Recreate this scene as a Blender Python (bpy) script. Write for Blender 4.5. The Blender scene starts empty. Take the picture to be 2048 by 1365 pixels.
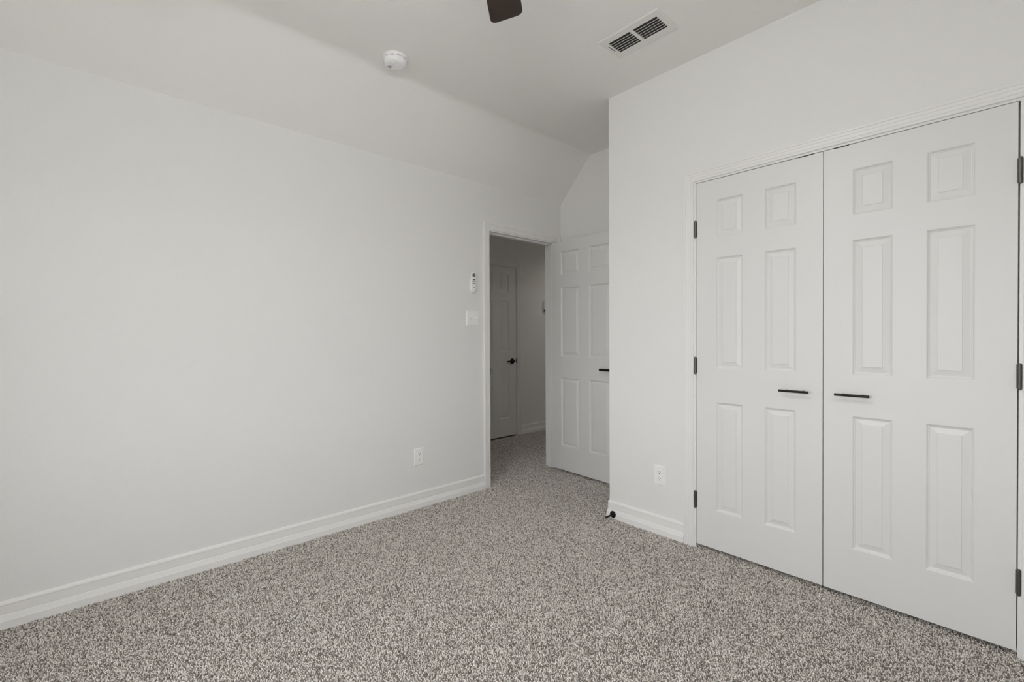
import bpy, math, random
import numpy as np
from mathutils import Vector, Matrix

random.seed(7)
scene = bpy.context.scene
COL = scene.collection

# ------------------------------------------------------------------ room dimensions (metres)
H_CEIL = 2.746          # flat ceiling
H_KNEE = 2.385          # where the sloped ceiling meets the left wall
X_RIDGE = 0.335         # where the slope meets the flat ceiling
X_RIGHT = 3.35          # right wall (behind the camera's shoulder)
Y_REAR = -0.95          # window wall behind the camera
Y_CLOSET = 2.51         # closet wall face
X_CORNER = 1.005        # outside corner of the closet
Y_FAR = 3.167           # far wall of the door alcove
T_WALL = 0.115
X_HALL = -1.25          # hall wall seen through the doorway
DW0, DW1, DWZ = 2.323, 3.08, 2.026     # clear opening of the doorway in the left wall
HD0, HD1, HDZ = 3.146, 3.768, 2.014     # hall door clear opening
CL0, CL1, CLZ = 1.5915, 2.8165, 2.046  # clear opening of the closet

# ------------------------------------------------------------------ camera
cam_data = bpy.data.cameras.new('camera')
cam = bpy.data.objects.new('camera', cam_data)
COL.objects.link(cam)
cam_data.sensor_fit = 'HORIZONTAL'
cam_data.sensor_width = 36.0
cam_data.lens = 36.0 * 918.6 / 2048.0
cam_data.clip_start = 0.02
rt = Vector((0.67339735, 0.73926552, -0.00474368))
up = Vector((-0.00444864, 0.0104686, 0.99993531))
fw = Vector((-0.73926735, 0.67333268, -0.01033825))
cam.matrix_world = Matrix(((rt.x, up.x, -fw.x, 2.809), (rt.y, up.y, -fw.y, 0.0),
                           (rt.z, up.z, -fw.z, 1.1926), (0, 0, 0, 1)))
scene.camera = cam

# ------------------------------------------------------------------ world: bright overcast sky
WORLD_STRENGTH = 5.1
HALL_STRENGTH = 32.0         # flush lamp on the hall ceiling
LAMP_STRENGTH = 31.0        # frosted bowl under the ceiling fan
world = bpy.data.worlds.new('sky')
scene.world = world
world.use_nodes = True
nt = world.node_tree
nt.nodes.clear()
w_out = nt.nodes.new('ShaderNodeOutputWorld')
w_bg = nt.nodes.new('ShaderNodeBackground')
w_tc = nt.nodes.new('ShaderNodeTexCoord')
w_sep = nt.nodes.new('ShaderNodeSeparateXYZ')
w_map = nt.nodes.new('ShaderNodeMapRange')
w_ramp = nt.nodes.new('ShaderNodeValToRGB')
w_map.inputs['From Min'].default_value = -1
w_map.inputs['From Max'].default_value = 1
e = w_ramp.color_ramp.elements
e[0].position = 0.47
GROUND = 0.4
SKY = 1.0
e[0].color = (0.98 * GROUND, 0.98 * GROUND, 0.94 * GROUND, 1)
e[1].position = 1.0
e[1].color = (0.88 * SKY, 0.95 * SKY, 1.0 * SKY, 1)
n = e.new(0.52)
n.color = (0.975 * SKY, 0.99 * SKY, 1.015 * SKY, 1)
nt.links.new(w_tc.outputs['Generated'], w_sep.inputs[0])
nt.links.new(w_sep.outputs['Z'], w_map.inputs['Value'])
nt.links.new(w_map.outputs[0], w_ramp.inputs['Fac'])
nt.links.new(w_ramp.outputs['Color'], w_bg.inputs['Color'])
w_bg.inputs['Strength'].default_value = WORLD_STRENGTH
nt.links.new(w_bg.outputs[0], w_out.inputs[0])

# window openings: the sky comes in through these (portals only guide the sampling)
WINDOWS = [('rear', 1.45, 2.70, 0.65, 2.05, Y_REAR - 0.05, 0.0)]          # wall, from, to, sill, head, y, turn
for wall, a, b, z0, z1, wy, turn in WINDOWS:
    ld = bpy.data.lights.new('window_portal', 'AREA')
    ld.shape = 'RECTANGLE'
    ld.size, ld.size_y = b - a, z1 - z0
    ld.cycles.is_portal = True
    lo = bpy.data.objects.new('window_portal', ld)
    COL.objects.link(lo)
    lo.location = ((a + b) / 2, wy, (z0 + z1) / 2)
    lo.rotation_euler = (math.radians(90), 0, turn)      # -Z of the lamp looks to +Y

# ------------------------------------------------------------------ exposure
vs = scene.view_settings
vs.view_transform = 'Standard'
vs.look = 'None'
vs.gamma = 1.0
vs.use_curve_mapping = False
vs.exposure = 0.94
scene.cycles.use_denoising = True
scene.cycles.max_bounces = 24
scene.cycles.diffuse_bounces = 16
scene.cycles.glossy_bounces = 4
scene.cycles.sample_clamp_indirect = 8.0


# ------------------------------------------------------------------ materials
def mat(name, color, rough=0.5, metal=0.0, bump=None, spec=0.5, vary=None):
    """bump = (scale, strength, distance, stretch) ; vary = (scale, darker colour)"""
    m = bpy.data.materials.new(name)
    m.use_nodes = True
    t = m.node_tree
    b = t.nodes['Principled BSDF']
    b.inputs['Base Color'].default_value = (*color, 1)
    b.inputs['Roughness'].default_value = rough
    b.inputs['Metallic'].default_value = metal
    b.inputs['Specular IOR Level'].default_value = spec
    if bump or vary:
        tc = t.nodes.new('ShaderNodeTexCoord')
    if bump:
        mp = t.nodes.new('ShaderNodeMapping')
        mp.inputs['Scale'].default_value = bump[3] if len(bump) > 3 else (1, 1, 1)
        t.links.new(tc.outputs['Object'], mp.inputs['Vector'])
        nz = t.nodes.new('ShaderNodeTexNoise')
        nz.inputs['Scale'].default_value = bump[0]
        nz.inputs['Detail'].default_value = 2.0
        nz.inputs['Roughness'].default_value = 0.45
        t.links.new(mp.outputs[0], nz.inputs['Vector'])
        bp = t.nodes.new('ShaderNodeBump')
        bp.inputs['Strength'].default_value = bump[1]
        bp.inputs['Distance'].default_value = bump[2]
        t.links.new(nz.outputs['Fac'], bp.inputs['Height'])
        t.links.new(bp.outputs[0], b.inputs['Normal'])
    if vary:
        nv = t.nodes.new('ShaderNodeTexNoise')
        nv.inputs['Scale'].default_value = vary[0]
        nv.inputs['Detail'].default_value = 3.0
        t.links.new(tc.outputs['Object'], nv.inputs['Vector'])
        mx = t.nodes.new('ShaderNodeMix')
        mx.data_type = 'RGBA'
        mx.inputs['A'].default_value = (*color, 1)
        mx.inputs['B'].default_value = (*vary[1], 1)
        t.links.new(nv.outputs['Fac'], mx.inputs['Factor'])
        t.links.new(mx.outputs['Result'], b.inputs['Base Color'])
    return m


M = {}
WALLC = (0.820, 0.817, 0.807)
M['wall'] = mat('wall_paint', WALLC, 0.75, bump=(200, 0.34, 0.0035), spec=0.3)
M['ceiling'] = mat('ceiling_paint', (0.862, 0.852, 0.832), 0.8, bump=(170, 0.32, 0.0035), spec=0.25)
M['trim'] = mat('trim_paint', (0.865, 0.858, 0.845), 0.38, bump=(40, 0.03, 0.001))
M['door'] = mat('door_paint', (0.765, 0.763, 0.755), 0.42, bump=(220, 0.10, 0.0008, (1, 1, 0.04)))
M['plastic'] = mat('white_plastic', (0.92, 0.92, 0.93), 0.35, vary=(60, (0.90, 0.90, 0.912)))
M['plate'] = mat('plate_plastic', (0.92, 0.915, 0.905), 0.3, vary=(60, (0.90, 0.895, 0.885)))
M['vent'] = mat('vent_enamel', (0.80, 0.79, 0.77), 0.45, vary=(30, (0.78, 0.77, 0.75)))
M['dark'] = mat('vent_shade_dark', (0.035, 0.034, 0.032), 0.9, vary=(30, (0.05, 0.048, 0.045)))  # dark colour standing in for the shade inside the ceiling vent
M['slot'] = mat('slot_dark', (0.03, 0.028, 0.026), 0.7, vary=(80, (0.05, 0.047, 0.045)))
M['black'] = mat('black_metal', (0.016, 0.015, 0.014), 0.42, 0.6, bump=(300, 0.05, 0.0005))
M['rubber'] = mat('black_rubber', (0.014, 0.013, 0.012), 0.75, vary=(90, (0.022, 0.02, 0.019)))
M['hinge'] = mat('satin_nickel', (0.13, 0.125, 0.118), 0.38, 0.8, bump=(200, 0.08, 0.0005))
M['grey'] = mat('grey_rubber', (0.20, 0.195, 0.19), 0.6, vary=(90, (0.17, 0.165, 0.16)))
M['vent_slot'] = mat('pale_grey_slot', (0.45, 0.45, 0.45), 0.6, vary=(90, (0.40, 0.40, 0.40)))
M['casing'] = mat('casing_paint', (0.83, 0.826, 0.816), 0.40, bump=(40, 0.03, 0.001))
M['bronze'] = mat('fan_bronze', (0.045, 0.032, 0.024), 0.4, 0.7, bump=(120, 0.04, 0.0005))
M['blade'] = mat('fan_blade_wood', (0.036, 0.019, 0.0085), 0.45, bump=(60, 0.12, 0.001, (0.08, 1, 1)),
                 vary=(14, (0.024, 0.013, 0.006)))
M['glass'] = mat('frosted_glass', (0.9, 0.86, 0.78), 0.4)
gb = M['glass'].node_tree.nodes['Principled BSDF']
gb.inputs['Emission Color'].default_value = (0.985, 0.99, 1.0, 1)
gb.inputs['Emission Strength'].default_value = LAMP_STRENGTH
M['hall_glass'] = mat('hall_lamp_glass', (0.9, 0.86, 0.78), 0.4)
gb = M['hall_glass'].node_tree.nodes['Principled BSDF']
gb.inputs['Emission Color'].default_value = (1.0, 0.93, 0.84, 1)
gb.inputs['Emission Strength'].default_value = HALL_STRENGTH


def carpet_material():
    m = bpy.data.materials.new('carpet_pile')
    m.use_nodes = True
    t = m.node_tree
    b = t.nodes['Principled BSDF']
    b.inputs['Roughness'].default_value = 0.95
    b.inputs['Specular IOR Level'].default_value = 0.08
    g = t.nodes.new('ShaderNodeNewGeometry')
    r = t.nodes.new('ShaderNodeValToRGB')
    r.color_ramp.interpolation = 'LINEAR'
    el = r.color_ramp.elements
    el[0].position = 0.0
    el[0].color = (0.25, 0.218, 0.190, 1)
    el[1].position = 1.0
    el[1].color = (0.93, 0.885, 0.83, 1)
    for pos, c in ((0.18, (0.29, 0.255, 0.224)), (0.32, (0.60, 0.555, 0.505)), (0.60, (0.73, 0.682, 0.628)),
                   (0.72, (0.89, 0.845, 0.79))):
        x = el.new(pos)
        x.color = (*c, 1)
    t.links.new(g.outputs['Random Per Island'], r.inputs['Fac'])
    t.links.new(r.outputs['Color'], b.inputs['Base Color'])
    return m


M['carpet'] = carpet_material()
M['backing'] = mat('carpet_backing', (0.22, 0.195, 0.172), 0.95, vary=(160, (0.40, 0.36, 0.325)), spec=0.05)


# ------------------------------------------------------------------ mesh builder
class MB:
    def __init__(self):
        self.v, self.f, self.mi, self.cur = [], [], [], 0

    def add(self, verts, faces):
        o = len(self.v)
        self.v += [tuple(p) for p in verts]
        self.f += [tuple(i + o for i in fc) for fc in faces]
        self.mi += [self.cur] * len(faces)

    def box(self, x0, x1, y0, y1, z0, z1):
        self.add([(x0, y0, z0), (x1, y0, z0), (x1, y1, z0), (x0, y1, z0),
                  (x0, y0, z1), (x1, y0, z1), (x1, y1, z1), (x0, y1, z1)],
                 [(0, 3, 2, 1), (4, 5, 6, 7), (0, 1, 5, 4), (1, 2, 6, 5), (2, 3, 7, 6), (3, 0, 4, 7)])

    def rbox(self, x0, x1, y0, y1, z0, z1, b):
        """box with chamfered edges toward its top (+z) face: a plate"""
        lo = [(x0, y0, z0), (x1, y0, z0), (x1, y1, z0), (x0, y1, z0)]
        md = [(x0, y0, z1 - b), (x1, y0, z1 - b), (x1, y1, z1 - b), (x0, y1, z1 - b)]
        hi = [(x0 + b, y0 + b, z1), (x1 - b, y0 + b, z1), (x1 - b, y1 - b, z1), (x0 + b, y1 - b, z1)]
        self.loft([lo, md, hi])

    def loft(self, rings, closed=True, caps=True):
        n = len(rings[0])
        verts = [p for r in rings for p in r]
        faces = []
        for k in range(len(rings) - 1):
            for i in range(n if closed else n - 1):
                j = (i + 1) % n
                faces.append((k * n + i, k * n + j, (k + 1) * n + j, (k + 1) * n + i))
        if caps and closed:
            faces.append(tuple(reversed(range(n))))
            faces.append(tuple((len(rings) - 1) * n + i for i in range(n)))
        self.add(verts, faces)

    def tube(self, p0, p1, r0, r1=None, n=20):
        r1 = r0 if r1 is None else r1
        p0, p1 = Vector(p0), Vector(p1)
        d = (p1 - p0).normalized()
        a = d.orthogonal().normalized()
        b = d.cross(a)
        ring = lambda p, r: [p + r * (math.cos(2 * math.pi * i / n) * a + math.sin(2 * math.pi * i / n) * b) for i in range(n)]
        self.loft([ring(p0, r0), ring(p1, r1)])

    def lathe(self, prof, origin=(0, 0, 0), axis=(0, 0, 1), n=32):
        """prof: list of (radius, height) along axis"""
        o, d = Vector(origin), Vector(axis).normalized()
        a = d.orthogonal().normalized()
        b = d.cross(a)
        rings = [[o + d * h + max(r, 1e-5) * (math.cos(2 * math.pi * i / n) * a + math.sin(2 * math.pi * i / n) * b)
                  for i in range(n)] for r, h in prof]
        self.loft(rings)

    def build(self, name, m, parent=None, smooth=False, loc=None):
        me = bpy.data.meshes.new(name)
        me.from_pydata([tuple(p) for p in self.v], [], self.f)
        ms = m if isinstance(m, (list, tuple)) else [m]
        for x in ms:
            me.materials.append(x)
        if len(ms) > 1:
            me.polygons.foreach_set('material_index', self.mi)
        me.update()
        import bmesh
        bm = bmesh.new()
        bm.from_mesh(me)
        bmesh.ops.recalc_face_normals(bm, faces=bm.faces)
        bm.to_mesh(me)
        bm.free()
        if smooth:
            me.polygons.foreach_set('use_smooth', [True] * len(me.polygons))
            try:
                me.set_sharp_from_angle(angle=math.radians(38))
            except Exception:
                pass
        o = bpy.data.objects.new(name, me)
        COL.objects.link(o)
        if parent is not None:
            o.parent = parent
        if loc is not None:
            o.location = loc
        return o


def tag(o, label, cat, group=None, kind=None):
    o['label'] = label
    o['category'] = cat
    if group:
        o['group'] = group
    if kind:
        o['kind'] = kind
    return o


def empty(name, loc, rot=(0, 0, 0)):
    o = bpy.data.objects.new(name, None)
    COL.objects.link(o)
    o.location = loc
    o.rotation_euler = rot
    o.empty_display_size = 0.05
    return o


def struct(o, label, cat):
    return tag(o, label, cat, kind='structure')


# ------------------------------------------------------------------ setting: walls
def wall(name, boxes, label, m=None):
    b = MB()
    for x in boxes:
        b.box(*x)
    return struct(b.build(name, m or M['wall']), label, 'wall')


JT = 0.018   # jamb board thickness
wall('wall_left', [(-T_WALL, 0, Y_REAR - 0.1, DW0 - JT, -0.012, H_CEIL + 0.05),
                   (-T_WALL, 0, DW0 - JT, DW1 + JT, DWZ + JT, H_CEIL + 0.05),
                   (-T_WALL, 0, DW1 + JT, Y_FAR + 0.1, -0.012, H_CEIL + 0.05)],
     'long pale grey wall on the left with the doorway at its far end', )
wall('wall_far', [(0, X_CORNER + 0.1, Y_FAR, Y_FAR + 0.1, -0.012, H_CEIL + 0.05)],
     'small pale wall behind the open door, cut by the sloped ceiling')
wall('wall_closet', [(X_CORNER, CL0 - JT, Y_CLOSET, Y_CLOSET + T_WALL, -0.012, H_CEIL + 0.05),
                     (CL0 - JT, CL1 + JT, Y_CLOSET, Y_CLOSET + T_WALL, CLZ + JT, H_CEIL + 0.05),
                     (CL1 + JT, X_RIGHT, Y_CLOSET, Y_CLOSET + T_WALL, -0.012, H_CEIL + 0.05)],
     'pale wall around the white closet double doors')
wall('wall_alcove', [(X_CORNER, X_CORNER + 0.1, Y_CLOSET + T_WALL, Y_FAR, -0.012, H_CEIL + 0.05)],
     'side wall of the closet facing the open door')
wall('wall_inside', [(X_CORNER + 0.1, X_RIGHT + 0.1, Y_FAR, Y_FAR + 0.1, -0.012, H_CEIL + 0.05)],
     'back wall inside the closed closet')
wall('wall_right', [(X_RIGHT, X_RIGHT + 0.1, Y_REAR - 0.1, Y_FAR, -0.012, H_CEIL + 0.05)],
     'pale wall to the right of the closet')
_, wx0, wx1, wz0, wz1, _, _ = WINDOWS[0]
wall('wall_rear', [(0, wx0, Y_REAR - 0.1, Y_REAR, -0.012, H_CEIL + 0.05),
                   (wx1, X_RIGHT, Y_REAR - 0.1, Y_REAR, -0.012, H_CEIL + 0.05),
                   (wx0, wx1, Y_REAR - 0.1, Y_REAR, -0.012, wz0),
                   (wx0, wx1, Y_REAR - 0.1, Y_REAR, wz1, H_CEIL + 0.05)],
     'window wall behind the viewer')
wall('wall_hall', [(X_HALL - 0.1, X_HALL, 1.0, HD0 - JT, -0.012, 2.6), (X_HALL - 0.1, X_HALL, HD0 - JT, HD1 + JT, HDZ + JT, 2.6),
                   (X_HALL - 0.1, X_HALL, HD1 + JT, 6.0, -0.012, 2.6)],
     'shaded hall wall seen through the doorway beside the hall door')
wall('wall_hallend', [(X_HALL - 0.1, 0, 6.0, 6.1, -0.012, 2.6), (X_HALL - 0.1, -T_WALL, 0.9, 1.0, -0.012, 2.6),
                      (-T_WALL, 0, Y_FAR + 0.1, 6.0, -0.012, 2.6)],
     'end walls closing the hall')

# ceiling: flat part, rounded ridge, slope down to the left wall
prof = [(X_RIGHT + 0.1, H_CEIL)]
sl = (H_CEIL - H_KNEE) / X_RIDGE
p_a = Vector((X_RIDGE + 0.035, H_CEIL))
p_m = Vector((X_RIDGE, H_CEIL))
dl = Vector((-1, -sl)).normalized()
p_b = p_m + dl * 0.035
for k in range(9):
    t = k / 8
    q = p_a * (1 - t) ** 2 + p_m * 2 * t * (1 - t) + p_b * t * t
    prof.append((q.x, q.y))
prof.append((0.0, H_KNEE))
prof.append((-0.05, H_KNEE - 0.05 * sl))
b = MB()
low0 = [(x, Y_REAR - 0.1, z) for x, z in prof]
low1 = [(x, Y_FAR + 0.05, z) for x, z in prof]
b.loft([low0 + [(-0.05, Y_REAR - 0.1, H_CEIL + 0.1), (X_RIGHT + 0.1, Y_REAR - 0.1, H_CEIL + 0.1)],
        low1 + [(-0.05, Y_FAR + 0.05, H_CEIL + 0.1), (X_RIGHT + 0.1, Y_FAR + 0.05, H_CEIL + 0.1)]])
struct(b.build('ceiling', M['ceiling'], smooth=True), 'pale textured ceiling with a slope along the left wall', 'ceiling')
b = MB()
b.box(X_HALL - 0.1, -T_WALL + 0.02, 0.9, 6.1, 2.50, 2.6)
struct(b.build('ceiling_hall', M['ceiling']), 'low ceiling of the hall beyond the doorway', 'ceiling')


# ------------------------------------------------------------------ setting: carpeted floor, real tufts
def carpet():
    rng = np.random.default_rng(3)
    S = 0.0056
    xs = np.arange(X_HALL - 0.02, X_RIGHT, S)
    ys = np.arange(-0.62, 5.2, S)
    gx, gy = np.meshgrid(xs, ys)
    gx = gx.ravel() + rng.uniform(-0.45, 0.45, gx.size) * S
    gy = gy.ravel() + rng.uniform(-0.45, 0.45, gy.size) * S
    room = (gx > 0.012) & (gx < X_RIGHT) & (gy < Y_CLOSET - 0.012)
    room |= (gx > 0.012) & (gx < X_CORNER - 0.012) & (gy < Y_FAR - 0.012)
    room |= (gx > CL0 - 0.01) & (gx < CL1 + 0.01) & (gy < Y_CLOSET + 0.09)
    door = (gx > -0.13) & (gx < 0.02) & (gy > DW0 + 0.002) & (gy < DW1 - 0.002)
    hall = (gx > X_HALL + 0.01) & (gx < -T_WALL - 0.01) & (gy > 2.3)
    # the far-right strip of the room, beyond the picture, keeps the plain backing
    keep = (room | door | hall) & ~((gy < 0.1) & (gx > 2.9))
    gx, gy = gx[keep], gy[keep]
    n = gx.size
    hgt = rng.uniform(0.0052, 0.0084, n)
    rad = rng.uniform(0.0023, 0.0037, n)
    lean = rng.normal(0, 0.0024, (n, 2))
    a0 = rng.uniform(0, 2 * np.pi, n)
    V = np.zeros((n, 7, 3))
    zb = -0.0075
    for k in range(3):
        a = a0 + k * 2 * np.pi / 3
        V[:, k, 0] = gx + 0.7 * rad * np.cos(a)
        V[:, k, 1] = gy + 0.7 * rad * np.sin(a)
        V[:, k, 2] = zb
        a = a + 0.6
        V[:, 3 + k, 0] = gx + lean[:, 0] * 0.6 + rad * np.cos(a)
        V[:, 3 + k, 1] = gy + lean[:, 1] * 0.6 + rad * np.sin(a)
        V[:, 3 + k, 2] = zb + hgt * rng.uniform(0.66, 0.90, n)
    V[:, 6, 0] = gx + lean[:, 0]
    V[:, 6, 1] = gy + lean[:, 1]
    V[:, 6, 2] = zb + hgt
    tri = np.array([(3, 4, 6), (4, 5, 6), (5, 3, 6), (0, 1, 4), (0, 4, 3), (1, 2, 5), (1, 5, 4), (2, 0, 3), (2, 3, 5)])
    F = (np.arange(n)[:, None, None] * 7 + tri[None]).reshape(-1, 3)
    base_v = np.array([(X_HALL - 0.1, 0.9, -0.0073), (0, 0.9, -0.0073), (0, 6.1, -0.0073), (X_HALL - 0.1, 6.1, -0.0073),
                       (0, Y_REAR - 0.1, -0.0073), (X_RIGHT + 0.1, Y_REAR - 0.1, -0.0073),
                       (X_RIGHT + 0.1, Y_FAR + 0.1, -0.0073), (0, Y_FAR + 0.1, -0.0073)])
    base_v2 = base_v - np.array([0, 0, 0.03])
    nv = n * 7
    allv = np.concatenate([V.reshape(-1, 3), base_v, base_v2])
    quads = [(0, 1, 2, 3), (4, 5, 6, 7), (11, 10, 9, 8), (15, 14, 13, 12)]
    loops = np.concatenate([F.ravel(), (np.array(quads) + nv).ravel()])
    starts = np.concatenate([np.arange(len(F)) * 3, len(F) * 3 + np.arange(len(quads)) * 4])
    totals = np.concatenate([np.full(len(F), 3), np.full(len(quads), 4)])
    me = bpy.data.meshes.new('floor')
    me.vertices.add(len(allv))
    me.vertices.foreach_set('co', allv.astype(np.float32).ravel())
    me.loops.add(len(loops))
    me.loops.foreach_set('vertex_index', loops.astype(np.int32))
    me.polygons.add(len(starts))
    me.polygons.foreach_set('loop_start', starts.astype(np.int32))
    me.materials.append(M['carpet'])
    me.materials.append(M['backing'])
    mi = np.zeros(len(starts), np.int32)
    mi[len(F):] = 1
    me.polygons.foreach_set('material_index', mi)
    sm = np.ones(len(starts), bool)
    me.polygons.foreach_set('use_smooth', sm)
    me.update(calc_edges=True)
    o = bpy.data.objects.new('floor', me)
    COL.objects.link(o)
    struct(o, 'speckled grey-beige cut pile carpet covering the floor', 'floor')
    return o


carpet()

# ------------------------------------------------------------------ setting: baseboards
BB = [(0.0, 0.109), (0.0032, 0.109), (0.0055, 0.1065), (0.0085, 0.098), (0.0088, 0.0935), (0.0076, 0.0912), (0.0072, 0.0570), (0.0050, 0.0548),
      (0.0052, 0.0528), (0.0095, 0.0518), (0.0148, 0.0305), (0.0158, 0.0290), (0.0158, -0.012), (0.0, -0.012)]


def baseboard(name, path, label):
    """path: list of (x, y, nx, ny): wall-face point and the (mitred) outward direction"""
    b = MB()
    rings = [[(x + nx * d, y + ny * d, z) for d, z in BB] for x, y, nx, ny in path]
    b.loft(rings)
    return struct(b.build(name, M['trim']), label, 'baseboard')


baseboard('baseboard_left', [(0, Y_REAR, 1, 0), (0, DW0 - 0.0655, 1, 0)], 'white moulded baseboard along the long left wall')
baseboard('baseboard_closet', [(X_CORNER, Y_FAR, -1, 0), (X_CORNER, Y_CLOSET, -1, -1), (CL0 - 0.0665, Y_CLOSET, 0, -1)],
          'short white baseboard wrapping the closet corner under the outlet')
baseboard('baseboard_far', [(0.0, Y_FAR, 0, -1), (X_CORNER, Y_FAR, 0, -1)], 'white baseboard behind the open door')
baseboard('baseboard_right', [(CL1 + 0.0665, Y_CLOSET, 0, -1), (X_RIGHT, Y_CLOSET, -1, -1), (X_RIGHT, Y_REAR, -1, 0)],
          'white baseboard to the right of the closet')

baseboard('baseboard_hall', [(X_HALL, HD1 + 0.066, 1, 0), (X_HALL, 6.0, 1, 0)], 'shaded white baseboard in the hall')

# ------------------------------------------------------------------ setting: door casings and jambs
CAS = [(0.0, 0.0), (0.0, 0.0072), (0.002, 0.0090), (0.0114, 0.0092), (0.0130, 0.0080), (0.0146, 0.0101), (0.0267, 0.0111), (0.0287, 0.0097),
       (0.0306, 0.0118), (0.0407, 0.0132), (0.0427, 0.0118), (0.0446, 0.0145), (0.054, 0.0154), (0.056, 0.0138), (0.056, 0.0)]


def casing(b, u0, u1, z1, to3):
    """colonial casing swept round an opening; to3(u, t, z) maps wall coords to 3-D"""
    path = [(u0, -0.012, -1, 0), (u0, z1, -1, 1), (u1, z1, 1, 1), (u1, -0.012, 1, 0)]
    rings = [[to3(u + su * w, t, z + sz * w) for w, t in CAS] for u, z, su, sz in path]
    b.loft(rings)


def opening(name, u0, u1, z1, to3, depth, stop_t, label, reveal=0.0095):
    """casing (mesh of its own) + jamb + stop as parts. t runs out of the wall, negative into it."""
    b = MB()
    casing(b, u0 - reveal, u1 + reveal, z1 + reveal, to3)
    o = struct(b.build(name, M['casing']), label, 'door frame')
    j = MB()

    def bx(b2, ua, ub, ta, tb, za, zb):
        c = [to3(u, t, z) for z in (za, zb) for t in (ta, tb) for u in (ua, ub)]
        b2.add(c, [(0, 1, 3, 2), (4, 6, 7, 5), (0, 4, 5, 1), (1, 5, 7, 3), (3, 7, 6, 2), (2, 6, 4, 0)])
    bx(j, u0 - JT, u0, -depth, 0, -0.012, z1)
    bx(j, u1, u1 + JT, -depth, 0, -0.012, z1)
    bx(j, u0 - JT, u1 + JT, -depth, 0, z1, z1 + JT)
    j.build('jamb', M['casing'], o)
    s = MB()
    bx(s, u0, u0 + 0.011, stop_t - 0.034, stop_t, -0.012, z1 - 0.011)
    bx(s, u1 - 0.011, u1, stop_t - 0.034, stop_t, -0.012, z1 - 0.011)
    bx(s, u0, u1, stop_t - 0.034, stop_t, z1 - 0.011, z1)
    s.build('stop', M['casing'], o)
    return o, bx


on_left = lambda u, t, z: (t, u, z)               # left wall: u along y, t to +x
on_closet = lambda u, t, z: (u, Y_CLOSET - t, z)  # closet wall: u along x, t to -y
on_hall = lambda u, t, z: (X_HALL + t, u, z)

tr1, bx = opening('trim_1', DW0, DW1, DWZ, on_left, T_WALL, -0.038, 'white moulded casing around the open doorway')
k = MB()
bx(k, DW0 - 0.0005, DW0 + 0.0012, -0.033, 0.004, 0.886, 0.946)
k.build('strike_plate', M['black'], tr1)['label'] = 'black strike plate'
b = MB()
casing(b, DW0 - 0.0095, DW1 + 0.0095, DWZ + 0.0095, lambda u, t, z: (-T_WALL - t, u, z))
b.build('hall_casing', M['trim'], tr1)
tr2, bx = opening('trim_2', CL0, CL1, CLZ, on_closet, T_WALL, -0.040, 'white moulded casing around the closet double doors')
tr3, bx = opening('trim_3', HD0, HD1, HDZ, on_hall, 0.099, -0.040, 'white casing around the closed hall door')
k = MB()
bx(k, HD1 - 0.0012, HD1 + 0.007, -0.02, 0.003, 0.872, 0.932)
k.build('strike_plate', M['black'], tr3)['label'] = 'black strike plate'

# ------------------------------------------------------------------ setting: six-panel doors
ROWS = [(0.211, 0.810), (0.995, 1.599), (1.709, 1.914)]
PROF = [(0.0, 0.0), (0.003, 0.0015), (0.006, 0.0062), (0.0085, 0.0068), (0.0105, 0.0092), (0.0135, 0.0097), (0.0345, 0.0048), (0.0362, 0.0026)]


def door_mesh(w, h, t):
    """local: x along the leaf from the hinge, y from the front face (0) to the back (t), z up"""
    st, mid = 0.110, 0.106
    pw = (w - 2 * st - mid) / 2
    us = [0, st, st + pw, st + pw + mid, w - st, w]
    zs = [0] + [z for r in ROWS for z in r] + [h]
    b = MB()
    for side in (0, 1):
        yy = (lambda d: d) if side == 0 else (lambda d: t - d)
        for i in range(len(us) - 1):
            for j in range(len(zs) - 1):
                u0, u1, z0, z1 = us[i], us[i + 1], zs[j], zs[j + 1]
                if i in (1, 3) and j in (1, 3, 5):
                    rings = [[(u0 + q, yy(d), z0 + q), (u1 - q, yy(d), z0 + q), (u1 - q, yy(d), z1 - q), (u0 + q, yy(d), z1 - q)]
                             for q, d in PROF]
                    b.loft(rings, caps=False)
                    r = rings[-1]
                    b.add(r, [(0, 1, 2, 3)])
                else:
                    b.add([(u0, yy(0), z0), (u1, yy(0), z0), (u1, yy(0), z1), (u0, yy(0), z1)], [(0, 1, 2, 3)])
    b.add([(0, 0, 0), (w, 0, 0), (w, t, 0), (0, t, 0), (0, 0, h), (w, 0, h), (w, t, h), (0, t, h)],
          [(0, 3, 2, 1), (4, 5, 6, 7), (1, 2, 6, 5), (3, 0, 4, 7)])
    return b


def clean(o):
    """weld the strips of the face together so the shading is continuous"""
    import bmesh
    bm = bmesh.new()
    bm.from_mesh(o.data)
    bmesh.ops.remove_doubles(bm, verts=bm.verts, dist=1e-5)
    bmesh.ops.recalc_face_normals(bm, faces=bm.faces)
    bm.to_mesh(o.data)
    bm.free()
    return o


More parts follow.
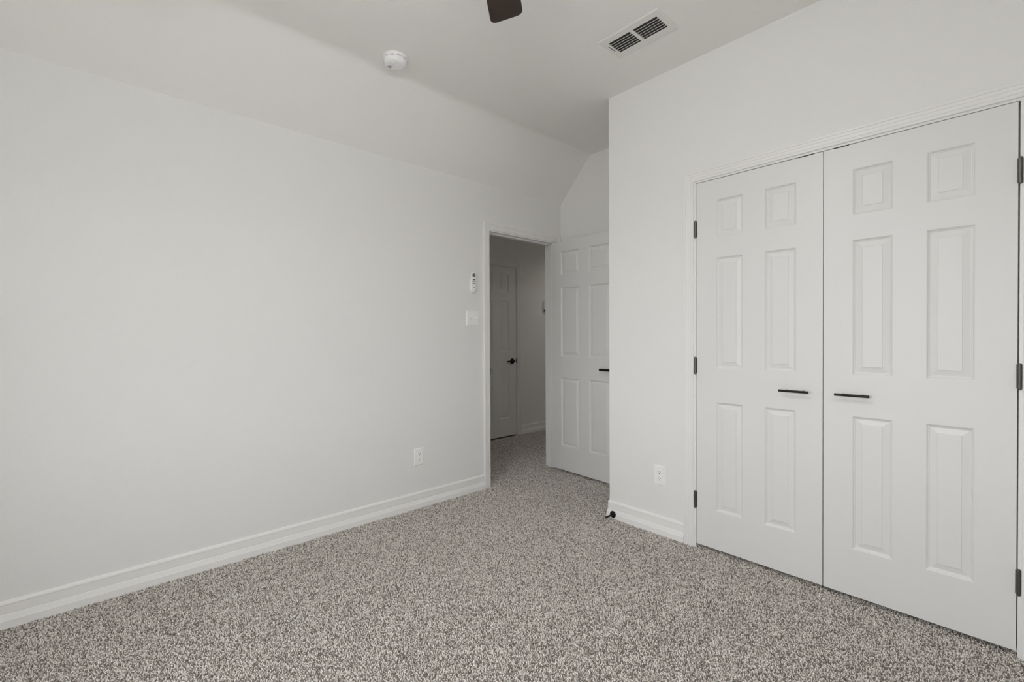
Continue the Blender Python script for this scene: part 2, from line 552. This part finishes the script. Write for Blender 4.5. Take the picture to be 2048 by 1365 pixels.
def hinge(parent, u, z, y, m='hinge', hgt=0.089, side=1):
    """butt hinge: barrel of five knuckles with finial tips, and the edge of its leaf"""
    k = MB()
    n = 5
    for i in range(n):
        a = z - hgt / 2 + i * hgt / n
        k.tube((u, y, a + 0.0006), (u, y, a + hgt / n - 0.0006), 0.0066, n=16)
    k.tube((u, y, z - hgt / 2), (u, y, z + hgt / 2), 0.0055, n=12)
    o = k.build('hinge', M[m], parent, smooth=True)
    p = MB()
    p.lathe([(0.0, -0.004), (0.004, -0.0035), (0.0058, -0.001), (0.0058, 0.001), (0.0035, 0.001)], (u, y, z + hgt / 2 + 0.001), (0, 0, -1), 14)
    p.lathe([(0.0, -0.004), (0.004, -0.0035), (0.0058, -0.001), (0.0058, 0.001), (0.0035, 0.001)], (u, y, z - hgt / 2 - 0.001), (0, 0, 1), 14)
    p.build('hinge_pin', M[m], o, smooth=True)
    f = MB()
    f.box(min(u, u + side * 0.0085), max(u, u + side * 0.0085), y + 0.0047, y + 0.0072, z - hgt / 2, z + hgt / 2)
    f.build('hinge_leaf', M[m], o)
    return o


def pull(parent, u0, u1, z, y):
    k = MB()
    k.tube((u0, y, z), (u1, y, z), 0.0058, n=20)
    o = k.build('handle', M['black'], parent, smooth=True)
    o['label'] = 'black bar handle'
    L = u1 - u0
    for f in (0.22, 0.78):
        s = MB()
        s.tube((u0 + L * f, y, z), (u0 + L * f, 0.0, z), 0.0045, n=14)
        s.build('post', M['black'], o, smooth=True)
    return o


DT = 0.035
ZB = 0.017
DH = CLZ - 0.003 - ZB
W1 = (CL1 - CL0) / 2 - 0.0050
# left closet leaf: hinge on its left
d1 = clean(door_mesh(W1, DH, DT).build('door_1', M['door']))
d1.location = (CL0 + 0.0028, Y_CLOSET + 0.002, ZB)
struct(d1, 'left leaf of the white six-panel closet double door', 'door')
for z in (1.788, 1.023, 0.2665):
    hinge(d1, -0.0035, z - ZB, -0.0052)
pull(d1, 0.432, 0.558, 0.921 - ZB, -0.035)
# right closet leaf: mirrored use, its local x runs from the meeting edge
d2 = clean(door_mesh(W1, DH, DT).build('door_2', M['door']))
d2.location = (CL0 + 0.0028 + W1 + 0.0042, Y_CLOSET + 0.002, ZB)
d2.rotation_euler = (0, math.radians(-0.065), 0)      # hangs a little out of true
struct(d2, 'right leaf of the white six-panel closet double door', 'door')
for z in (1.790, 1.035, 0.276):
    hinge(d2, W1 + 0.0055, z - ZB, -0.0052, side=-1)
off = d2.location.x - 1.595
pull(d2, 0.661 - off, 0.788 - off, 0.922 - ZB, -0.035)
# ball catches in the gap above the meeting edges
for d, a, c in ((d1, 0.510, 0.568), (d2, 0.649 - off, 0.707 - off)):
    k = MB()
    k.box(a, c, -0.0008, 0.028, DH - 0.0015, DH + 0.0029)
    o = k.build('catch', M['black'], d)
    o['label'] = 'black catch on top of the door'
    k = MB()
    k.lathe([(0.0, -0.006), (0.004, -0.0045), (0.006, 0.0), (0.006, 0.001)], ((a + c) / 2, 0.012, DH - 0.0002), (0, 0, -1), 14)
    k.build('catch_ball', M['hinge'], o, smooth=True)


for d, u in ((d1, 0.574), (d2, 0.644 - off)):      # filled screw holes beside the handles
    k = MB()
    k.lathe([(0.0042, 0.0005), (0.0038, -0.0006), (0.0, -0.0008)], (u, 0, 0.9195 - ZB), (0, 1, 0), 14)
    o = k.build('filled_hole', M['vent'], d, smooth=True)


def lever(parent, u, z, y, direction, facing=-1):
    """round rose, neck and flat bar lever; direction = +-1 along the leaf"""
    k = MB()
    k.lathe([(0.0335, 0.0), (0.0335, 0.006), (0.031, 0.009), (0.012, 0.009), (0.0105, 0.012), (0.0105, 0.047), (0.0, 0.047)],
            (u, y, z), (0, facing, 0), 32)
    o = k.build('handle', M['black'], parent, smooth=True)
    o['label'] = 'black lever handle'
    a, c = sorted((u - direction * 0.010, u + direction * 0.115))
    l = MB()
    y0, y1 = sorted((y + facing * 0.040, y + facing * 0.053))
    l.box(a, c, y0, y1, z - 0.0095, z + 0.0095)
    lo = l.build('lever', M['black'], o)
    bv = lo.modifiers.new('edge', 'BEVEL')
    bv.width = 0.002
    bv.segments = 2
    return o


# open bedroom door: hinged at the far jamb, folded back against the alcove wall
d3 = clean(door_mesh(0.752, 2.005, DT).build('door_3', M['door']))
d3.location = (0.002, 3.043, 0.017)
d3.rotation_euler = (0, 0, math.radians(-2.2))
struct(d3, 'white six-panel bedroom door standing open against the alcove wall', 'door')
lever(d3, 0.688, 0.905, 0.0, -1)
lever(d3, 0.688, 0.905, DT, -1, 1)
for z in (1.80, 1.01, 0.20):
    hinge(d3, -0.003, z, DT + 0.004, 'black')
# hall door, closed
W4 = HD1 - HD0 - 0.006
d4 = clean(door_mesh(W4, HDZ - 0.003 - 0.010, DT).build('door_4', M['door']))
d4.location = (X_HALL - 0.003, HD0 + 0.003, 0.010)
d4.rotation_euler = (0, 0, math.radians(90))
struct(d4, 'white six-panel door closed on the far side of the hall', 'door')
lever(d4, W4 - 0.066, 0.885, 0.0, -1)
k = MB()
k.box(X_HALL - 0.14, X_HALL - 0.10, HD0 - 0.1, HD1 + 0.1, -0.012, 2.3)  # unseen board, added to stop light leaking under the hall door
struct(k.build('light_block', M['wall']), 'unseen board added behind the closed hall door to block leaking light', 'wall')

# ------------------------------------------------------------------ window behind the camera
win = MB()
fr = 0.05
for x0, x1, z0, z1 in ((wx0, wx0 + fr, wz0, wz1), (wx1 - fr, wx1, wz0, wz1), (wx0 + fr, wx1 - fr, wz0, wz0 + fr),
                       (wx0 + fr, wx1 - fr, wz1 - fr, wz1), (wx0 + fr, wx1 - fr, (wz0 + wz1) / 2 - 0.02, (wz0 + wz1) / 2 + 0.02),
                       ((wx0 + wx1) / 2 - 0.03, (wx0 + wx1) / 2 + 0.03, wz0 + fr, wz1 - fr)):
    win.box(x0, x1, Y_REAR - 0.08, Y_REAR - 0.02, z0, z1)
wo = struct(win.build('window_1', M['trim']), 'white framed window in the wall behind the viewer', 'window')
s = MB()
s.box(wx0 - 0.04, wx1 + 0.04, Y_REAR - 0.02, Y_REAR + 0.04, wz0 - 0.02, wz0)
s.build('window_sill', M['trim'], wo)

# ------------------------------------------------------------------ smoke detector
sd = empty('smoke_detector', (0.478, 1.256, H_CEIL))
sd.scale = (0.91, 0.91, 1.06)
tag(sd, 'round white smoke detector on the ceiling near the slope', 'smoke detector')
b = MB()
b.lathe([(0.071, 0.0), (0.071, -0.010), (0.069, -0.014), (0.060, -0.014)], n=48)
b.build('base', M['plastic'], sd, smooth=True)
b = MB()
b.lathe([(0.060, -0.0135), (0.060, -0.0185), (0.0585, -0.019), (0.0585, -0.0195)], n=48)
b.build('grille_ring', M['slot'], sd, smooth=True)['label'] = 'dark vent slot around the detector'
b = MB()
b.lathe([(0.0655, -0.0175), (0.0665, -0.022), (0.064, -0.034), (0.058, -0.041), (0.045, -0.0445), (0.0, -0.0455)], n=48)
cv = b.build('cover', M['plastic'], sd, smooth=True)
for i in range(10):                      # ribs bridging the slot
    a = 2 * math.pi * (i + 0.3) / 10
    if i == 4:
        continue
    b = MB()
    c, s_ = math.cos(a), math.sin(a)
    w = 0.009
    pts = []
    for z in (-0.0125, -0.0205):
        for r, q in ((0.058, -w), (0.0652, -w), (0.0652, w), (0.058, w)):
            pts.append((r * c - q * s_, r * s_ + q * c, z))
    b.loft([pts[:4], pts[4:]])
    b.build('rib', M['plastic'], sd)
b = MB()
b.lathe([(0.013, -0.0425), (0.013, -0.0465), (0.011, -0.048), (0.0, -0.0485)], (0.020, -0.030, 0), n=28)
b.build('test_button', M['plastic'], cv, smooth=True)
for i in range(3):
    b = MB()
    b.box(-0.036 + i * 0.008, -0.032 + i * 0.008, -0.034, -0.014, -0.0470, -0.0440)
    b.build('sounder_slot', M['vent_slot'], cv)

# ------------------------------------------------------------------ ceiling vent
vx0, vx1, vy0, vy1 = 1.311, 1.659, 1.990, 2.196
cvn = empty('ceiling_vent', ((vx0 + vx1) / 2, (vy0 + vy1) / 2, H_CEIL))
tag(cvn, 'white two-bank louvred air vent in the ceiling by the closet', 'vent')
hx, hy = (vx1 - vx0) / 2, (vy1 - vy0) / 2
banks = [(-0.140, -0.009), (0.009, 0.142)]
by0, by1 = -0.060, 0.054
b = MB()
zt, zf, ze = 0.0, -0.0055, -0.0025
ox = [-hx, banks[0][0], banks[0][1], banks[1][0], banks[1][1], hx]
oy = [-hy, by0, by1, hy]
ins = 0.006
gx_ = [-hx + ins] + ox[1:5] + [hx - ins]
gy_ = [-hy + ins, by0, by1, hy - ins]
for i in range(5):
    for j in range(3):
        if j == 1 and i in (1, 3):
            continue
        b.add([(gx_[i], gy_[j], zf), (gx_[i + 1], gy_[j], zf), (gx_[i + 1], gy_[j + 1], zf), (gx_[i], gy_[j + 1], zf)], [(0, 1, 2, 3)])
b.loft([[(-hx + ins, -hy + ins, zf), (hx - ins, -hy + ins, zf), (hx - ins, hy - ins, zf), (-hx + ins, hy - ins, zf)],
        [(-hx, -hy, ze), (hx, -hy, ze), (hx, hy, ze), (-hx, hy, ze)],
        [(-hx, -hy, 0.0005), (hx, -hy, 0.0005), (hx, hy, 0.0005), (-hx, hy, 0.0005)]], caps=False)
for a, c in banks:      # folded rims of the two openings
    b.loft([[(a, by0, zf), (c, by0, zf), (c, by1, zf), (a, by1, zf)], [(a, by0, zf + 0.0045), (c, by0, zf + 0.0045), (c, by1, zf + 0.0045), (a, by1, zf + 0.0045)]], caps=False)
b.build('frame', M['vent'], cvn)
b = MB()
b.box(banks[0][0] - 0.004, banks[1][1] + 0.004, by0 - 0.004, by1 + 0.004, -0.0012, -0.0004)  # thin dark sheet: the shade above the louvres is painted, no real depth
b.build('duct_shade', M['dark'], cvn)['label'] = 'flat dark sheet painted as the shade behind the louvres'
nl = 5
for a, c in banks:
    for i in range(nl):
        y = by0 + (by1 - by0) * (i + 1) / (nl + 1)
        b = MB()
        b.loft([[(a, y - 0.0030, -0.0056), (a, y - 0.0018, -0.0060), (a, y + 0.0060, -0.0022), (a, y + 0.0048, -0.0018)],
                [(c, y - 0.0030, -0.0056), (c, y - 0.0018, -0.0060), (c, y + 0.0060, -0.0022), (c, y + 0.0048, -0.0018)]])
        b.build('louver', M['vent'], cvn)
b = MB()
b.box(-hx + 0.020, -hx + 0.024, -0.038, 0.030, zf - 0.0006, zf + 0.001)
sl_ = b.build('damper_slot', M['slot'], cvn)
b = MB()
b.box(-hx + 0.019, -hx + 0.025, 0.022, 0.030, zf - 0.012, zf)
b.build('damper_lever', M['vent'], sl_)
for x in (-hx + 0.016, hx - 0.016):
    b = MB()
    b.lathe([(0.0045, 0.0), (0.0045, -0.001), (0.0030, -0.0022), (0.0, -0.0025)], (x, 0.012, zf), n=16)
    b.build('screw', M['plate'], cvn, smooth=True)

# ------------------------------------------------------------------ ceiling fan (one blade reaches into the picture)
FX, FY = 1.868, 0.735
fan = empty('ceiling_fan', (FX, FY, H_CEIL))
tag(fan, 'dark brown ceiling fan, one blade tip reaching into view', 'ceiling fan')
b = MB()
b.lathe([(0.07, 0.0), (0.07, -0.01), (0.062, -0.04), (0.035, -0.06), (0.014, -0.062), (0.014, -0.15)], n=36)
b.build('canopy', M['bronze'], fan, smooth=True)
b = MB()
b.lathe([(0.03, -0.15), (0.085, -0.165), (0.11, -0.20), (0.115, -0.25), (0.10, -0.285), (0.06, -0.30), (0.05, -0.315)], n=40)
b.build('motor', M['bronze'], fan, smooth=True)
b = MB()
b.lathe([(0.05, -0.312), (0.105, -0.322), (0.110, -0.330), (0.110, -0.345), (0.104, -0.347)], n=36)
b.build('light_fitter', M['bronze'], fan, smooth=True)
b = MB()
b.lathe([(0.108, -0.345), (0.118, -0.365), (0.112, -0.40), (0.085, -0.425), (0.045, -0.44), (0.0, -0.444)], n=24)
b.build('light_bowl', M['glass'], fan, smooth=True)['label'] = 'frosted lit bowl'
# blade outline in local (r along the blade, s across); the tip has rounded corners
BZ = 2.461 - H_CEIL
out = []
R0, R1, W0, Wt, cr = 0.16, 0.660, 0.052, 0.0655, 0.024
for a in range(0, 91, 15):
    t = math.radians(a)
    out.append((R1 - cr + cr * math.sin(t), Wt - cr + cr * math.cos(t)))
for a in range(0, 91, 15):
    t = math.radians(a)
    out.append((R1 - cr + cr * math.cos(t), -Wt + cr - cr * math.sin(t)))
out += [(R0 + 0.01, -W0), (R0, -W0 + 0.015), (R0, W0 - 0.015), (R0 + 0.01, W0)]
pitch = math.radians(-13.5)
for i in range(5):
    ang = math.radians(131.0 + 72 * i)
    pv = Matrix.Rotation(ang, 4, 'Z') @ Matrix.Rotation(pitch, 4, 'X')
    f3 = lambda r, s, z: tuple(pv @ Vector((r, s, z)) + Vector((0, 0, BZ)))
    b = MB()
    b.loft([[f3(r, s, 0.0035) for r, s in out], [f3(r, s, -0.0025) for r, s in out],
            [f3(r - 0.0012 if r > R1 - 0.01 else r, s * 0.985, -0.0035) for r, s in out]])
    bl = b.build('blade', M['blade'], fan)
    b = MB()
    b.loft([[f3(0.09, -0.016, 0.010), f3(0.09, 0.016, 0.010), f3(0.09, 0.016, 0.004), f3(0.09, -0.016, 0.004)],
            [f3(0.16, -0.020, 0.009), f3(0.16, 0.020, 0.009), f3(0.16, 0.020, 0.0036), f3(0.16, -0.020, 0.0036)],
            [f3(0.235, -0.034, 0.007), f3(0.235, 0.034, 0.007), f3(0.235, 0.034, 0.0036), f3(0.235, -0.034, 0.0036)]])
    b.build('blade_arm', M['bronze'], bl)


# ------------------------------------------------------------------ wall plates (built flat: x across, y up, z out of the wall)
ROT_LEFT = (math.radians(90), 0, math.radians(90))      # local x -> +y, y -> +z, z -> +x
ROT_CLOSET = (math.radians(90), 0, 0)                   # local x -> +x, y -> +z, z -> -y


def outlet(loc, rot, label):
    o = empty('electrical_outlet', loc, rot)
    tag(o, label, 'outlet', 'wall outlets')
    b = MB()
    b.rbox(-0.0365, 0.0365, -0.0575, 0.0575, 0, 0.0058, 0.003)
    b.build('plate', M['plate'], o)
    for y in (0.0195, -0.0195):
        ring = []
        for i in range(28):
            a = 2 * math.pi * i / 28
            ring.append((0.0172 * math.cos(a), max(-0.0140, min(0.0140, 0.0172 * math.sin(a))) + y))
        b = MB()
        b.loft([[(x, v, 0.0056) for x, v in ring], [(x, v, 0.0072) for x, v in ring], [(x * 0.95, (v - y) * 0.95 + y, 0.0078) for x, v in ring]])
        r = b.build('receptacle', M['plate'], o)
        for x, hh in ((-0.0064, 0.0042), (0.0064, 0.0034)):
            b = MB()
            b.box(x - 0.0013, x + 0.0013, y + 0.0035 - hh, y + 0.0035 + hh, 0.0074, 0.0081)
            b.build('slot', M['slot'], r)
        b = MB()
        b.lathe([(0.0026, 0.0074), (0.0026, 0.0081), (0.0, 0.0081)], (0, y - 0.0075, 0), n=14)
        b.build('ground_hole', M['slot'], r)
    b = MB()
    b.lathe([(0.0034, 0.0055), (0.0034, 0.0062), (0.0022, 0.0072), (0.0, 0.0074)], n=16)
    b.build('screw', M['plate'], o, smooth=True)
    return o


outlet((0.0, 1.672, 0.354), ROT_LEFT, 'white duplex outlet low on the long left wall')
outlet((1.369, Y_CLOSET, 0.352), ROT_CLOSET, 'white duplex outlet between the closet corner and closet casing')

sw = empty('light_switch', (0.0, 2.150, 1.332), ROT_LEFT)
tag(sw, 'white two-toggle light switch plate beside the doorway casing', 'light switch')
b = MB()
b.rbox(-0.0578, 0.0578, -0.0572, 0.0572, 0, 0.0058, 0.003)
b.build('plate', M['plate'], sw)
for x in (-0.023, 0.023):
    b = MB()
    b.box(x - 0.0055, x + 0.0055, -0.012, 0.012, 0.0050, 0.0062)
    fr_ = b.build('toggle_slot', M['vent'], sw)
    b = MB()
    b.loft([[(x - 0.005, -0.008, 0.005), (x + 0.005, -0.008, 0.005), (x + 0.005, 0.006, 0.005), (x - 0.005, 0.006, 0.005)],
            [(x - 0.0042, 0.004, 0.0185), (x + 0.0042, 0.004, 0.0185), (x + 0.0042, 0.010, 0.0165), (x - 0.0042, 0.010, 0.0165)]])
    b.build('toggle', M['plate'], fr_)
    for y in (-0.030, 0.030):
        b = MB()
        b.lathe([(0.0034, 0.0052), (0.0034, 0.0062), (0.0022, 0.0070), (0.0, 0.0072)], (x, y, 0), n=14)
        b.build('screw', M['plate'], sw, smooth=True)

# ------------------------------------------------------------------ remote control in its wall cradle


def stadium(hw, y0, y1, n=12):
    """outline of a long pill: half width hw, round ends"""
    r = []
    for i in range(n + 1):
        a = math.pi * i / n
        r.append((hw * math.cos(a), y1 - hw + hw * math.sin(a)))
    for i in range(n + 1):
        a = math.pi + math.pi * i / n
        r.append((hw * math.cos(a), y0 + hw + hw * math.sin(a)))
    return r


RY, RZ = 2.150, 1.606
cr_ = empty('remote_cradle', (0.0, RY, RZ), ROT_LEFT)
tag(cr_, 'white plastic cradle on the wall holding the remote control', 'holder')
b = MB()
s0 = stadium(0.0215, -0.070, 0.030)
b.loft([[(x, y, 0) for x, y in s0], [(x, y, 0.004) for x, y in s0]])
bk = b.build('back_plate', M['plastic'], cr_, smooth=True)
# open-topped cup round the lower end of the remote
ou = [(x, y) for x, y in stadium(0.0240, -0.0795, 0.03, 16) if y < -0.030]
ou.sort(key=lambda p: math.atan2(p[1] + 0.053, p[0]) if p[0] < 0 or p[1] < -0.053 else 0)
arc = []
for i in range(17):
    a = math.pi + math.pi * i / 16
    arc.append((math.cos(a), math.sin(a)))
path_o = [(-0.0238, -0.034)] + [(0.0238 * c, -0.0545 + 0.0238 * s) for c, s in arc] + [(0.0238, -0.034)]
path_i = [(-0.0212, -0.034)] + [(0.0212 * c, -0.0545 + 0.0212 * s) for c, s in arc] + [(0.0212, -0.034)]
b = MB()
b.loft([[(xo, yo, 0.0), (xo, yo, 0.0195), (xi, yi, 0.0205), (xi, yi, 0.0)] for (xo, yo), (xi, yi) in zip(path_o, path_i)])
b.build('cup', M['plastic'], cr_, smooth=True)
rm = empty('remote_control', (0.0, RY, RZ), ROT_LEFT)
tag(rm, 'slim white remote control with grey round button by the doorway', 'remote control')
b = MB()
prof_r = [(0.93, 0.0045), (1.0, 0.0065), (1.0, 0.0155), (0.95, 0.0185), (0.86, 0.0195)]
b.loft([[(x * q, y * (1 - (1 - q) * 0.28) + 0.0, z) for x, y in stadium(0.0205, -0.074, 0.077)] for q, z in prof_r])
body = b.build('body', M['plastic'], rm, smooth=True)
b = MB()
b.lathe([(0.0142, 0.0185), (0.0142, 0.0200), (0.0128, 0.0209), (0.0, 0.0214)], (0, 0.0535, 0), n=32)
bt = b.build('dial_button', M['grey'], rm, smooth=True)
bt['label'] = 'round grey button'
b = MB()
b.rbox(-0.010, 0.010, 0.0175, 0.0250, 0.0188, 0.0206, 0.0005)
b.build('display', M['slot'], rm)
for yy in (0.008, -0.007):
    for xx in (-0.0105, 0.0, 0.0105):
        b = MB()
        b.rbox(xx - 0.0028, xx + 0.0028, yy - 0.0040, yy + 0.0040, 0.0188, 0.0208, 0.0006)
        b.build('button', M['slot'], rm)
b = MB()
b.box(-0.0085, 0.0085, -0.0415, -0.0385, 0.0190, 0.0199)
b.build('logo_mark', M['grey'], rm)

# ------------------------------------------------------------------ spring-less door stop on the closet baseboard
SX, SZ = 1.042, 0.027
YB = Y_CLOSET - 0.0155
dsn = empty('door_stop', (SX, YB, SZ))
tag(dsn, 'black rod door stop on the baseboard at the closet corner', 'door stop')
b = MB()
b.lathe([(0.0215, 0.0), (0.0215, 0.004), (0.019, 0.007), (0.008, 0.0085), (0.0065, 0.010)], axis=(0, -1, 0), n=32)
b.build('base', M['black'], dsn, smooth=True)
b = MB()
b.tube((0, -0.008, 0), (0, -0.066, 0), 0.0062, n=18)
b.build('rod', M['black'], dsn, smooth=True)
b = MB()
b.lathe([(0.0072, 0.0), (0.0078, 0.002), (0.0078, 0.010), (0.006, 0.0125), (0.0, 0.013)], (0, -0.064, 0), (0, -1, 0), n=20)
b.build('rubber_tip', M['rubber'], dsn, smooth=True)

# ------------------------------------------------------------------ small box on the hall wall
th = empty('thermostat', (X_HALL, 4.297, 1.575), ROT_LEFT)
tag(th, 'small white thermostat box on the shaded hall wall', 'thermostat')
b = MB()
b.rbox(-0.062, 0.062, -0.045, 0.070, 0, 0.026, 0.004)
b.build('housing', M['plastic'], th)
b = MB()
b.rbox(-0.050, 0.050, -0.072, -0.045, 0, 0.024, 0.004)
b.build('sensor_bar', M['grey'], th)['label'] = 'dark lower strip'
b = MB()
b.rbox(-0.035, 0.035, -0.010, 0.045, 0.0255, 0.0268, 0.0005)
b.build('screen', M['grey'], th)

# ------------------------------------------------------------------ flush lamp on the hall ceiling, round the corner
hl = empty('ceiling_light', (-0.62, 4.80, 2.50))
tag(hl, 'small cylinder lamp on the hall ceiling, out of sight round the doorway', 'lamp')
b = MB()
b.lathe([(0.06, 0.0), (0.108, -0.004), (0.110, -0.125), (0.105, -0.128), (0.100, -0.125), (0.100, -0.086)], n=36)
b.build('housing', M['bronze'], hl, smooth=True)
b = MB()
b.lathe([(0.0995, -0.084), (0.06, -0.087), (0.0, -0.088)], n=24)
b.build('diffuser', M['hall_glass'], hl, smooth=True)['label'] = 'lit frosted diffuser'
